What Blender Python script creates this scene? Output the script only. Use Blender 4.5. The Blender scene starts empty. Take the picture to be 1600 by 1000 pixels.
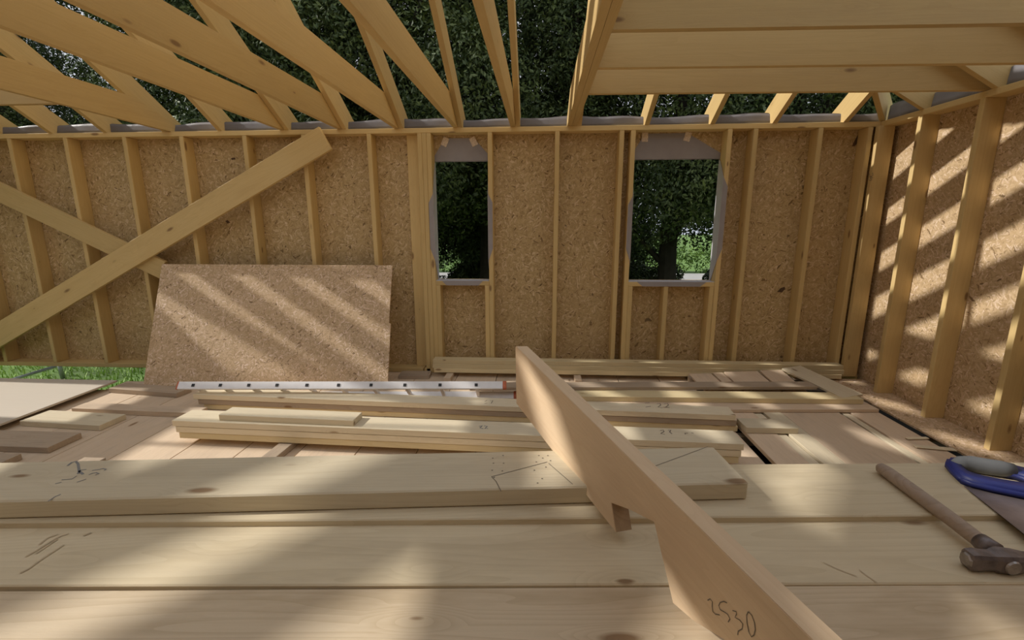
import bpy, bmesh, math, random
from mathutils import Vector, Matrix
random.seed(7)
S = bpy.context.scene
COL = S.collection
H = 1.6

# ------------------------------------------------------------------ camera
F_PX, PITCH, YAW, ROLL = 731.1464, math.radians(11.8435), math.radians(3.3905), math.radians(-0.1343)
fw = Vector((-math.sin(YAW)*math.cos(PITCH), math.cos(YAW)*math.cos(PITCH), -math.sin(PITCH)))
r0 = Vector((math.cos(YAW), math.sin(YAW), 0)); u0 = r0.cross(fw)
RT = r0*math.cos(ROLL) + u0*math.sin(ROLL)
UP = -r0*math.sin(ROLL) + u0*math.cos(ROLL)
EYE = Vector((0, 0, H))
cam = bpy.data.objects.new('camera', bpy.data.cameras.new('camera')); COL.objects.link(cam)
cam.data.sensor_fit = 'HORIZONTAL'; cam.data.sensor_width = 36; cam.data.lens = F_PX/1600*36
cam.data.clip_start = 0.02; cam.data.clip_end = 400
cam.matrix_world = Matrix(((RT.x, UP.x, -fw.x, 0), (RT.y, UP.y, -fw.y, 0), (RT.z, UP.z, -fw.z, H), (0, 0, 0, 1)))
S.camera = cam

# surveying helpers: where a sight line from the tripod meets a real plane of the building
def ray(px, py): return RT*((px-800)/F_PX) - UP*((py-500)/F_PX) + fw
def on_z(px, py, z):
    d = ray(px, py); return EYE + d*((z-H)/d.z)
def on_y(px, py, y):
    d = ray(px, py); return EYE + d*(y/d.y)
def on_plane(px, py, o, n):
    d = ray(px, py); return EYE + d*((o-EYE).dot(n)/d.dot(n))

# ------------------------------------------------------------------ materials
def mat(name):
    m = bpy.data.materials.new(name); m.use_nodes = True
    nt = m.node_tree; nt.nodes.clear()
    out = nt.nodes.new('ShaderNodeOutputMaterial'); b = nt.nodes.new('ShaderNodeBsdfPrincipled')
    nt.links.new(b.outputs[0], out.inputs[0])
    return m, nt, b
def N(nt, t, **kw):
    n = nt.nodes.new(t)
    for k, v in kw.items(): setattr(n, k, v)
    return n
def setin(nt, n, i, v):
    if hasattr(v, 'node'): nt.links.new(v, n.inputs[i])
    else: n.inputs[i].default_value = v
def vmath(nt, op, a, b):
    n = N(nt, 'ShaderNodeVectorMath', operation=op); setin(nt, n, 0, a); setin(nt, n, 1, b); return n.outputs[0]
def fmath(nt, op, a, b=0.0, clamp=False):
    n = N(nt, 'ShaderNodeMath', operation=op, use_clamp=clamp); setin(nt, n, 0, a); setin(nt, n, 1, b); return n.outputs[0]
def ramp(nt, fac, stops, mode='LINEAR'):
    n = N(nt, 'ShaderNodeValToRGB'); cr = n.color_ramp; cr.interpolation = mode
    while len(cr.elements) < len(stops): cr.elements.new(0.5)
    for e, (p, c) in zip(cr.elements, stops):
        e.position = p; e.color = (*c, 1) if len(c) == 3 else c
    nt.links.new(fac, n.inputs[0]); return n.outputs[0]
def mix(nt, fac, a, b, mode='MIX'):
    n = N(nt, 'ShaderNodeMix', data_type='RGBA', blend_type=mode)
    setin(nt, n, 0, fac)
    for i, v in ((6, a), (7, b)):
        if hasattr(v, 'node'): nt.links.new(v, n.inputs[i])
        else: n.inputs[i].default_value = (*v, 1) if len(v) == 3 else v
    return n.outputs[2]
def noise(nt, vec, scale, detail=3, rough=.55, dist=0):
    n = N(nt, 'ShaderNodeTexNoise'); nt.links.new(vec, n.inputs['Vector'])
    n.inputs['Scale'].default_value = scale; n.inputs['Detail'].default_value = detail
    n.inputs['Roughness'].default_value = rough; n.inputs['Distortion'].default_value = dist
    return n.outputs[0]
def bump(nt, b, h, s, d=.01):
    n = N(nt, 'ShaderNodeBump'); n.inputs['Strength'].default_value = s; n.inputs['Distance'].default_value = d
    nt.links.new(h, n.inputs['Height']); nt.links.new(n.outputs[0], b.inputs['Normal'])

def wood(name, light, dark, knot=(.23, .13, .06), stain=(.30, .24, .18), stain_amt=.25, rough=.62, knots=.75, fuzz=.15, ring=.35):
    m, nt, b = mat(name)
    tc = N(nt, 'ShaderNodeTexCoord'); oi = N(nt, 'ShaderNodeObjectInfo')
    off = N(nt, 'ShaderNodeCombineXYZ')
    nt.links.new(fmath(nt, 'MULTIPLY', oi.outputs['Random'], 37.0), off.inputs[0])
    nt.links.new(fmath(nt, 'MULTIPLY', oi.outputs['Random'], 91.0), off.inputs[1])
    nt.links.new(fmath(nt, 'MULTIPLY', oi.outputs['Random'], 53.0), off.inputs[2])
    v = vmath(nt, 'ADD', tc.outputs['Object'], off.outputs[0])
    # knots first, so that the grain flows around them
    kv = vmath(nt, 'MULTIPLY', v, (2.6, 7.5, 7.5))
    vo = N(nt, 'ShaderNodeTexVoronoi', feature='F1'); nt.links.new(kv, vo.inputs['Vector']); vo.inputs['Scale'].default_value = 1
    kd = vo.outputs['Distance']
    pick = N(nt, 'ShaderNodeSeparateColor'); nt.links.new(vo.outputs['Color'], pick.inputs[0])
    on = fmath(nt, 'GREATER_THAN', pick.outputs[0], 1-knots)
    size = fmath(nt, 'MULTIPLY_ADD', pick.outputs[1], .11); size.node.inputs[2].default_value = .05
    kn = fmath(nt, 'SUBTRACT', 1.0, fmath(nt, 'DIVIDE', kd, size), True)
    kn = fmath(nt, 'MULTIPLY', fmath(nt, 'MULTIPLY', kn, 2.2, True), on)
    halo = fmath(nt, 'MULTIPLY', fmath(nt, 'SUBTRACT', 1.0, fmath(nt, 'DIVIDE', kd, .30), True), on)
    # growth rings: thin lines along the board
    swirl = noise(nt, vmath(nt, 'MULTIPLY', v, (.30, 4.2, 4.2)), 1.0, 2)
    lv = fmath(nt, 'ADD', swirl, fmath(nt, 'MULTIPLY', halo, .12))
    rings = fmath(nt, 'FRACT', fmath(nt, 'MULTIPLY', lv, 34.0))
    rings = fmath(nt, 'POWER', rings, 2.2)
    fine = noise(nt, vmath(nt, 'MULTIPLY', v, (1.6, 75, 75)), 1.0, 4, .7)
    broad = noise(nt, vmath(nt, 'MULTIPLY', v, (.8, 7, 7)), 1.0, 4, .6)
    f = fmath(nt, 'ADD', fmath(nt, 'MULTIPLY', rings, ring), fmath(nt, 'MULTIPLY', fine, .85))
    f = fmath(nt, 'ADD', f, fmath(nt, 'MULTIPLY', broad, .55))
    f = fmath(nt, 'SUBTRACT', f, .62, True)
    c = mix(nt, f, light, dark)
    blot = noise(nt, vmath(nt, 'MULTIPLY', v, (1.1, 5, 5)), 1.0, 5, .7)
    blot = fmath(nt, 'MULTIPLY', fmath(nt, 'MULTIPLY', fmath(nt, 'SUBTRACT', blot, .52, True), 5.0, True), stain_amt)
    c = mix(nt, blot, c, stain)
    c = mix(nt, fmath(nt, 'MULTIPLY', halo, .35), c, dark)
    c = mix(nt, fmath(nt, 'MULTIPLY', kn, .85), c, knot)
    val = fmath(nt, 'MULTIPLY_ADD', oi.outputs['Random'], .22); val.node.inputs[2].default_value = .89
    hs = N(nt, 'ShaderNodeHueSaturation'); nt.links.new(c, hs.inputs['Color']); nt.links.new(val, hs.inputs['Value'])
    nt.links.new(hs.outputs[0], b.inputs['Base Color'])
    b.inputs['Roughness'].default_value = rough; b.inputs['Specular IOR Level'].default_value = .3
    h = noise(nt, vmath(nt, 'MULTIPLY', v, (25, 160, 160)), 1.0, 3, .7)
    bump(nt, b, h, fuzz, .004)
    return m

W_STUD = wood('spruce_stud', (.67, .50, .235), (.55, .385, .165), stain=(.5, .33, .14), ring=.25)
W_RAFT = wood('spruce_rafter', (.60, .43, .19), (.47, .31, .12), stain=(.46, .31, .16), ring=.2)
W_PALE = wood('spruce_plank', (.71, .62, .455), (.58, .485, .33), stain=(.46, .39, .28), stain_amt=.3, ring=.35)
W_YEL = wood('spruce_yellow', (.70, .585, .36), (.58, .45, .235), stain=(.5, .4, .22), ring=.3)
W_PINK = wood('rough_sawn_board', (.66, .52, .38), (.53, .40, .27), stain=(.42, .33, .25), stain_amt=.5, rough=.8, fuzz=.4, ring=.25)
W_BENCH = wood('bench_plank', (.71, .605, .425), (.58, .475, .305), stain=(.40, .31, .20), stain_amt=.4, rough=.6, ring=.4)
W_PLY = wood('pale_plywood', (.57, .51, .43), (.51, .45, .37), stain=(.62, .53, .42), ring=.15, knots=.1)
W_KNOT = wood('knotty_plank', (.66, .54, .385), (.50, .385, .245), stain=(.38, .27, .15), stain_amt=.6, rough=.65, knots=.95, fuzz=.25, ring=.45)
W_BEAM = wood('planed_beam', (.68, .52, .35), (.58, .41, .25), stain=(.44, .31, .19), stain_amt=.35, ring=.25, knots=.35)
W_GREY = wood('weathered_board', (.47, .37, .27), (.33, .25, .18), stain=(.26, .21, .17), stain_amt=.5, rough=.85, fuzz=.4)
W_HAFT = wood('old_haft', (.44, .345, .275), (.30, .225, .17), stain=(.2, .15, .12), stain_amt=.5, knots=.1, rough=.55)

def osb(name, axis, tone=1.0, blue=1.0):
    m, nt, b = mat(name)
    tc = N(nt, 'ShaderNodeTexCoord'); oi = N(nt, 'ShaderNodeObjectInfo')
    v0 = vmath(nt, 'ADD', tc.outputs['Object'], (13., 7., 5.))
    wob = N(nt, 'ShaderNodeTexNoise'); nt.links.new(v0, wob.inputs['Vector']); wob.inputs['Scale'].default_value = 14; wob.inputs['Detail'].default_value = 2
    w = vmath(nt, 'MULTIPLY', vmath(nt, 'SUBTRACT', wob.outputs['Color'], (.5, .5, .5)), (.05, .05, .05))
    v = vmath(nt, 'ADD', v0, w)
    layers = []
    for k, ang in enumerate((12, 74, 137)):
        mp = N(nt, 'ShaderNodeMapping')
        rot = [0, 0, 0]; rot[axis] = math.radians(ang); mp.inputs['Rotation'].default_value = rot
        mp.inputs['Location'].default_value = (k*3.1, k*1.7, k*2.3)
        nt.links.new(v, mp.inputs['Vector'])
        sc = [95., 95., 95.]; sc[(axis+1) % 3] = 20.; sc[axis] = 6.
        vv = vmath(nt, 'MULTIPLY', mp.outputs[0], tuple(sc))
        vo = N(nt, 'ShaderNodeTexVoronoi', feature='F1'); nt.links.new(vv, vo.inputs['Vector']); vo.inputs['Scale'].default_value = 1
        s = N(nt, 'ShaderNodeSeparateColor'); nt.links.new(vo.outputs['Color'], s.inputs[0])
        layers.append((s.outputs[0], vo.outputs['Distance']))
    n1 = fmath(nt, 'GREATER_THAN', noise(nt, v, 30, 2), .5)
    n2 = fmath(nt, 'GREATER_THAN', noise(nt, vmath(nt, 'ADD', v, (9, 4, 2)), 26, 2), .53)
    def sel(i):
        a = mix(nt, n1, layers[0][i], layers[1][i]); return mix(nt, n2, a, layers[2][i])
    val = sel(0)
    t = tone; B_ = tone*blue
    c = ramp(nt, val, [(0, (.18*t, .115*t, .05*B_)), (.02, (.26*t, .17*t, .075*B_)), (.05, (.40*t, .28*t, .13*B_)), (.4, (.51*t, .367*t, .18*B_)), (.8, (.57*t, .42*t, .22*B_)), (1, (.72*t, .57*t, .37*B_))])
    big = noise(nt, v0, 2.3, 3)
    c = mix(nt, fmath(nt, 'MULTIPLY', fmath(nt, 'SUBTRACT', big, .45, True), 1.1, True), c, (.47*t, .325*t, .17*t))
    hole = noise(nt, v0, 13.0, 1); hole = fmath(nt, 'MULTIPLY', fmath(nt, 'SUBTRACT', hole, .765, True), 22., True)
    c = mix(nt, fmath(nt, 'MULTIPLY', hole, .75), c, (.12, .075, .04))
    nt.links.new(c, b.inputs['Base Color']); b.inputs['Roughness'].default_value = .68; b.inputs['Specular IOR Level'].default_value = .3
    bump(nt, b, val, .35, .003)
    return m
OSB_Y = osb('oriented_strand_back', 1)
OSB_X = osb('oriented_strand_side_skylit', 0, 1.04, 1.18)  # bluer copy of the board: extra sky light put into its colour
OSB_Z = osb('oriented_strand_loose_skylit', 2, 1.13, 1.25)  # lighter, bluer copy, with the sky light painted in

def plain(name, col, rough=.5, metal=0., var=.0, scale=8., spec=.4):
    m, nt, b = mat(name)
    if var:
        tc = N(nt, 'ShaderNodeTexCoord'); n = noise(nt, tc.outputs['Object'], scale, 4, .6)
        c = ramp(nt, n, [(.25, tuple(x*(1-var) for x in col)), (.75, tuple(min(1, x*(1+var)) for x in col))])
        nt.links.new(c, b.inputs['Base Color']); bump(nt, b, n, .15, .003)
    else: b.inputs['Base Color'].default_value = (*col, 1)
    b.inputs['Roughness'].default_value = rough; b.inputs['Metallic'].default_value = metal; b.inputs['Specular IOR Level'].default_value = spec
    return m
W_GREYD = plain('dark_bark_strand', (.10, .06, .035), .85, 0, .4, 60)
M_MEMB = plain('grey_membrane', (.33, .31, .325), .42, 0, .10, 5)
M_MEMB_L = plain('pale_membrane', (.60, .58, .62), .45, 0, .08, 6)
M_TAPE = plain('paper_tape', (.80, .66, .54), .7, 0, .3, 60)
M_ALU = plain('painted_aluminium', (.80, .79, .80), .42, .15, .06, 9)
M_BLACK = plain('black_plastic', (.02, .02, .022), .5)
M_RED = plain('orange_rubber', (.55, .16, .08), .6, 0, .2, 30)
M_STEEL = plain('dark_steel', (.20, .17, .17), .42, .6, .4, 40)
M_BRIGHT = plain('worn_steel', (.34, .31, .30), .35, .8, .25, 50)
M_BLADE = plain('saw_steel', (.26, .215, .215), .36, .55, .25, 14)
M_BLUE = plain('blue_plastic', (.012, .018, .11), .5, 0, .1, 20)
M_GRIP = plain('grey_rubber', (.12, .125, .13), .75, 0, .08, 30)
M_PENCIL = plain('pencil_lead', (.17, .14, .11), .8)
M_INK = plain('blue_crayon', (.22, .22, .22), .8)
M_GALV = plain('galvanised_steel', (.36, .37, .39), .45, .5, .15, 20)
M_ROAD = plain('pale_road', (.42, .41, .40), .8, 0, .1, 2)
M_DARK = plain('underfloor_shade', (.05, .042, .033), .95, 0, .3, 3)  # near-black colour standing in for the shaded void under the floor boards

def leafmat(name, a, b_, c_):
    m, nt, b = mat(name)
    g = N(nt, 'ShaderNodeNewGeometry'); tc = N(nt, 'ShaderNodeTexCoord')
    c = ramp(nt, g.outputs['Random Per Island'], [(0, a), (.6, b_), (1, c_)])
    big = noise(nt, tc.outputs['Object'], 1.3, 3)
    c = mix(nt, fmath(nt, 'MULTIPLY', fmath(nt, 'SUBTRACT', big, .48, True), 3.5, True), c, c_)
    nt.links.new(c, b.inputs['Base Color']); b.inputs['Roughness'].default_value = .55; b.inputs['Specular IOR Level'].default_value = .3
    return m
M_LEAF = leafmat('tree_leaf', (.035, .055, .022), (.065, .095, .034), (.13, .165, .05))
M_HEDGE = leafmat('hedge_leaf', (.07, .14, .02), (.12, .23, .035), (.20, .32, .06))
M_GRASS = leafmat('grass_blade', (.22, .36, .06), (.34, .52, .10), (.50, .66, .26))
M_BARK = plain('bark', (.035, .028, .02), .9, 0, .4, 6)
m_lawn, nt, b = mat('lawn')
tc = N(nt, 'ShaderNodeTexCoord'); n_ = noise(nt, tc.outputs['Object'], 1.2, 6, .7)
nt.links.new(ramp(nt, n_, [(.3, (.06, .10, .02)), (.55, (.13, .24, .045)), (.8, (.22, .34, .07))]), b.inputs['Base Color'])
b.inputs['Roughness'].default_value = .9

# ------------------------------------------------------------------ objects
def tag(o, label=None, cat=None, group=None, kind=None):
    if label: o['label'] = label
    if cat: o['category'] = cat
    if group: o['group'] = group
    if kind: o['kind'] = kind
    return o
def link(name, bm, m, parent=None, mw=None, smooth=False):
    me = bpy.data.meshes.new(name); bm.normal_update(); bm.to_mesh(me); bm.free()
    if smooth: me.polygons.foreach_set('use_smooth', [True]*len(me.polygons))
    me.materials.append(m)
    o = bpy.data.objects.new(name, me); COL.objects.link(o)
    if mw is not None: o.matrix_world = mw
    if parent is not None:
        o.parent = parent
        o.matrix_parent_inverse = Matrix(parent_mw[parent.name]).inverted() if parent.name in parent_mw else Matrix()
    parent_mw[o.name] = (mw.copy() if mw is not None else Matrix())
    return o
parent_mw = {}
def empty(name, loc=(0, 0, 0)):
    o = bpy.data.objects.new(name, None); COL.objects.link(o); o.location = loc; o.empty_display_size = .1
    parent_mw[o.name] = Matrix.Translation(loc); return o
def box_bm(x, y, z, bev=.002, bm=None, c=(0, 0, 0)):
    own = bm is None
    if own: bm = bmesh.new()
    g = bmesh.ops.create_cube(bm, size=1)
    for v in g['verts']: v.co = Vector((v.co.x*x + c[0], v.co.y*y + c[1], v.co.z*z + c[2]))
    if own and bev: bmesh.ops.bevel(bm, geom=bm.edges[:], offset=bev, segments=1, affect='EDGES')
    return bm
def prism_bm(pts, depth, bev=0., z0=0.):
    """outline in local XY, depth along local +Z from z0"""
    bm = bmesh.new()
    a = [bm.verts.new((p[0], p[1], z0)) for p in pts]
    f = bm.faces.new(a)
    g = bmesh.ops.extrude_face_region(bm, geom=[f])
    for v in [e for e in g['geom'] if isinstance(e, bmesh.types.BMVert)]: v.co.z += depth
    bmesh.ops.recalc_face_normals(bm, faces=bm.faces[:])
    if bev: bmesh.ops.bevel(bm, geom=bm.edges[:], offset=bev, segments=2, affect='EDGES')
    return bm
def basis(x, y, o):
    x = x.normalized(); z = x.cross(y).normalized(); y = z.cross(x)
    return Matrix(((x.x, y.x, z.x, o.x), (x.y, y.y, z.y, o.y), (x.z, y.z, z.z, o.z), (0, 0, 0, 1)))
def bar(name, a, b, w, t, wdir, m, label=None, cat=None, group=None, parent=None, kind=None, bev=.002):
    """straight timber from a to b (centre line); w measured along wdir, t across both"""
    a, b = Vector(a), Vector(b)
    mw = basis(b-a, Vector(wdir), (a+b)/2)
    o = link(name, box_bm((b-a).length, w, t, bev), m, parent, mw)
    return tag(o, label, cat, group, kind)
def slab(name, A, B, w, th, ztop, m, label=None, cat='plank', group=None, parent=None, z2=None, bev=.002, skew=0.):
    """plank lying flat: A-B is the top edge nearest the camera, width w goes away from it"""
    A = Vector((A[0], A[1], ztop)); B = Vector((B[0], B[1], ztop if z2 is None else z2))
    d = (B-A).normalized(); n = Vector((-d.y, d.x, 0)).normalized(); up = d.cross(n)
    c = (A+B)/2 + n*w/2 - up*th/2
    return bar(name, c-(B-A)/2, c+(B-A)/2, w, th, n, m, label, cat, group, parent, None, bev)
def tube_bm(pts, r, seg=10, bm=None):
    if bm is None: bm = bmesh.new()
    pts = [Vector(p) for p in pts]; rings = []
    if not isinstance(r, (list, tuple)): r = [r]*len(pts)
    for i, p in enumerate(pts):
        d = (pts[min(i+1, len(pts)-1)]-pts[max(i-1, 0)]).normalized()
        a = d.orthogonal().normalized() if i == 0 else (rings_a - d*rings_a.dot(d)).normalized()
        rings_a = a; c = d.cross(a)
        rr = r[i] if isinstance(r[i], (list, tuple)) else (r[i], r[i])
        rings.append([bm.verts.new(p + a*math.cos(t)*rr[0] + c*math.sin(t)*rr[1]) for t in [2*math.pi*k/seg for k in range(seg)]])
    for i in range(len(rings)-1):
        for k in range(seg): bm.faces.new((rings[i][k], rings[i][(k+1) % seg], rings[i+1][(k+1) % seg], rings[i+1][k]))
    bm.faces.new(rings[0][::-1]); bm.faces.new(rings[-1])
    return bm
def strokes(name, lines, n, w, m, parent):
    """hand-drawn pencil lines: thin ribbons lying on a surface with normal n"""
    mw = parent_mw[parent.name]
    for ln in lines:
        bm = bmesh.new(); p = [Vector(q) + n*.0007 for q in ln]; prev = None
        for i, q in enumerate(p):
            d = (p[min(i+1, len(p)-1)] - p[max(i-1, 0)]).normalized(); s = d.cross(n)*w/2
            cur = (bm.verts.new(q-s), bm.verts.new(q+s))
            if prev: bm.faces.new((prev[0], prev[1], cur[1], cur[0]))
            prev = cur
        bm.transform(mw.inverted()); link(name, bm, m, parent, mw.copy())

# ------------------------------------------------------------------ key dimensions
YS, XR = 4.80, 3.14            # room faces of the studs of the window wall and of the right wall
YB, XB = 4.945, 3.285          # room faces of the sheathing
ZP = 2.455                     # underside of the wall plates
SL = math.tan(math.radians(30))
RY, RX0, RX1 = 2.0, -3.75, .34 # ridge line and its two ends

# ---- setting: ground, floor
g = bmesh.new(); bmesh.ops.create_grid(g, x_segments=1, y_segments=1, size=60)
tag(link('ground', g, m_lawn, None, Matrix.Translation((0, 20, -.55))), kind='structure')
g = bmesh.new(); box_bm(6.9, 5.75, .04, 0, g, (-.05, 1.925, -.15)); box_bm(3.0, 4.95, .04, 0, g, (-5.0, 1.525, -.15))
fl = link('floor', g, M_DARK)
tag(fl, 'dark base sheet painted as shade between the laid boards', None, None, 'structure')

# ---- window wall sheathing with two openings (one mesh, cut around the openings)
WZ0, WZ1 = 1.005, 2.208
W1 = (-1.078, -.520); W2 = (.905, 1.760)
xs = [-6.6, W1[0], W1[1], W2[0], W2[1], XB+.012]
bm = bmesh.new()
for i in range(5):
    spans = [(.0, WZ0), (WZ1, 2.5)] if i in (1, 3) else [(.0, 2.5)]
    for z0, z1 in spans: box_bm(xs[i+1]-xs[i], .012, z1-z0, 0, bm, ((xs[i]+xs[i+1])/2, YB+.006, (z0+z1)/2))
bmesh.ops.remove_doubles(bm, verts=bm.verts[:], dist=1e-5)
tag(link('wall_back', bm, OSB_Y), 'strand board sheathing of the wall with two window openings', None, None, 'structure')
bm = box_bm(.012, 5.6, 2.5, 0)
tag(link('wall_right', bm, OSB_X, None, Matrix.Translation((XB+.006, YB-2.8, 1.25))), 'strand board sheathing of the sunlit side wall', None, None, 'structure')

XL = -6.40
bm = bmesh.new()
for y0, y1, z0, z1 in ((-.8, 3.36, .0, 2.5), (3.36, 4.13, 2.05, 2.5), (4.13, YB, .0, 2.5)): box_bm(.012, y1-y0, z1-z0, 0, bm, (XL-.151, (y0+y1)/2, (z0+z1)/2))
tag(link('wall_left', bm, OSB_X), 'strand board end wall with a doorway, beyond the picture edge', None, None, 'structure')
bm = box_bm(9.9, .012, 2.5, 0)
tag(link('wall_front', bm, OSB_Y, None, Matrix.Translation((-1.65, -.80, 1.25))), 'strand board wall behind the camera', None, None, 'structure')
# unseen roof boarding, added to keep sky light off the cross joists
bm = bmesh.new(); zr = 2.5 + (YS-RY)*math.tan(math.radians(30)) + .245
zq = lambda y: zr - (RY-y)*math.tan(math.radians(30))
bm.faces.new([bm.verts.new(p) for p in ((.32, .7, zq(.7)), (1.6, .7, zq(.7)), (XR+.1, -.8, zq(-.8)), (.32, -.8, zq(-.8)))])
bmesh.ops.solidify(bm, geom=bm.faces[:], thickness=.018)
tag(link('ceiling', bm, OSB_Z), 'unseen strand boarding added above the camera to darken the cross joists', None, None, 'structure')

for pts in ([(1331, 229), (1334, 222), (1343, 206), (1349, 203), (1350, 209), (1343, 220), (1336, 228)], [(1214, 456), (1220, 450), (1226, 448), (1227, 452), (1221, 457)], [(361, 247), (367, 246), (368, 249), (362, 250)], [(352, 345), (356, 344), (360, 348), (355, 349)]):
    bm = bmesh.new(); bm.faces.new([bm.verts.new(on_y(px, py, YB-.0015)) for px, py in pts])
    link('dark_strand', bm, W_GREYD, bpy.data.objects['wall_back'])
# ---- plates
bar('top_plate', (-6.6, YS+.0725, ZP+.0225), (XR+.14, YS+.0725, ZP+.0225), .145, .045, (0, 1, 0), W_STUD,
    'long horizontal top timber capping the wall with two windows', 'wall plate')
bar('top_plate', (XR+.0725, YS, ZP+.0225), (XR+.0725, -.6, ZP+.0225), .145, .045, (1, 0, 0), W_STUD,
    'horizontal top timber capping the sunlit side wall', 'wall plate')
bar('top_plate', (XL-.0725, YS, ZP+.0225), (XL-.0725, -.6, ZP+.0225), .145, .045, (1, 0, 0), W_STUD,
    'horizontal top timber capping the end wall beyond the picture edge', 'wall plate')
bar('bottom_plate', (-6.6, YS+.0725, .0225), (-1.25, YS+.0725, .0225), .145, .045, (0, 1, 0), W_STUD,
    'sole timber under the studs, bridging the gap above the grass', 'wall plate')
bar('bottom_plate', (-1.24, YS+.0725, .0225), (XR+.14, YS+.0725, .0225), .145, .045, (0, 1, 0), W_STUD,
    'sole timber under the two windows, behind the long stacked timbers', 'wall plate')

bar('sill_beam', (-3.35, YS+.0725, -.1025), (XR+.14, YS+.0725, -.1025), .145, .2, (0, 1, 0), W_GREY, 'dark base timber carrying the window wall above the ground', 'beam')
# ---- studs of the window wall
def stud(x, label, z0=.045, z1=ZP, y=YS, d=.145, w=.045, m=W_STUD, cat='stud'):
    return bar('wall_stud', (x+w/2, y+d/2, z0), (x+w/2, y+d/2, z1), w, d, (1, 0, 0), m, label, cat, 'studs of the window wall', bev=.0045)
for x, l in ((-6.12, 'wall stud at the picture edge beyond both diagonal braces'),
             (-5.515, 'wall stud in the third bay beyond the crossing of the braces'),
             (-4.90, 'wall stud crossed high by the lower diagonal brace, second beyond the crossing'),
             (-4.262, 'wall stud right behind the crossing of the two diagonal braces'),
             (-3.655, 'wall stud rising behind the sloping end corner of the leaning panel'),
             (-2.995, 'wall stud behind the middle of the long brace, above the leaning panel'),
             (-2.385, 'wall stud disappearing behind the top end of the long brace'),
             (-1.72, 'full-height wall stud above the window end of the leaning panel'),
             (.136, 'single wall stud halfway between the narrow and the wide window'),
             (.752, 'wall stud just before the wide window, beside a dark narrow slot'),
             (2.0, 'wall stud one narrow bay beyond the wide window'),
             (2.59, 'wall stud midway between wide window and room corner')): stud(x, l)
stud(-1.345, 'wide flat board set back against the sheathing before the narrow window', y=YB-.05, d=.045, w=.12)
stud(-1.215, 'outermost of the doubled studs beside the narrow window', z0=.0)
stud(-1.169, 'inner full-height stud of the pair beside the narrow window')
stud(-1.123, 'full-height stud forming the near jamb of the narrow window')
stud(-1.078, 'short jack stud under the narrow window sill, on its braced side', z1=WZ0-.05)
stud(-.520, 'full-height stud forming the far jamb of the narrow window')
stud(-.566, 'short jack stud under the narrow window sill, on its far side', z1=WZ0-.05)
stud(.860, 'full-height stud forming the near jamb of the wide window')
stud(.905, 'short jack stud under the wide window sill, nearest the narrow window', z1=WZ0-.05)
stud(1.262, 'slim middle cripple stud under the wide window sill', z1=WZ0-.05)
stud(1.715, 'short jack stud under the wide window sill, nearest the corner', z1=WZ0-.05)
stud(1.762, 'full-height stud forming the corner-side jamb of the wide window')
stud(3.035, 'last stud of the window wall, tight in the room corner')
# marks on the corner stud
co = bar('wall_stud', (XR+.0725-.045, YS-.0235, .045), (XR+.0725-.045, YS-.0235, ZP), .145, .045, (1, 0, 0), W_STUD,
         'broad corner post where the two walls meet, with pencilled letters', 'stud', 'studs of the side wall')
def px_lines(ls, ox, oy, s, f): return [[f(ox+x/s, oy+y/s) for x, y in l] for l in ls]
fy = lambda a, b: on_y(a, b, YS-.046)
strokes('pencil_mark', px_lines([[(1290, 455), (1292, 475), (1308, 480), (1320, 470), (1318, 450)], [(1320, 490), (1300, 482), (1296, 492), (1312, 500), (1308, 510), (1290, 505)]], 1100, 180, 5, fy), Vector((0, -1, 0)), .005, M_PENCIL, co)

# ---- studs of the right wall
for y, l in ((4.36, 'side wall stud nearest the room corner, striped by sunlight'), (3.80, 'second side wall stud from the corner, its edge lit by the sun'),
             (3.24, 'third side wall stud from the corner, cut by the picture edge'), (2.66, 'side wall stud nearest the camera')):
    bar('wall_stud', (XR+.0725, y-.0225, .032), (XR+.0725, y-.0225, ZP), .145, .045, (1, 0, 0), W_STUD, l, 'stud', 'studs of the side wall')

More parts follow.
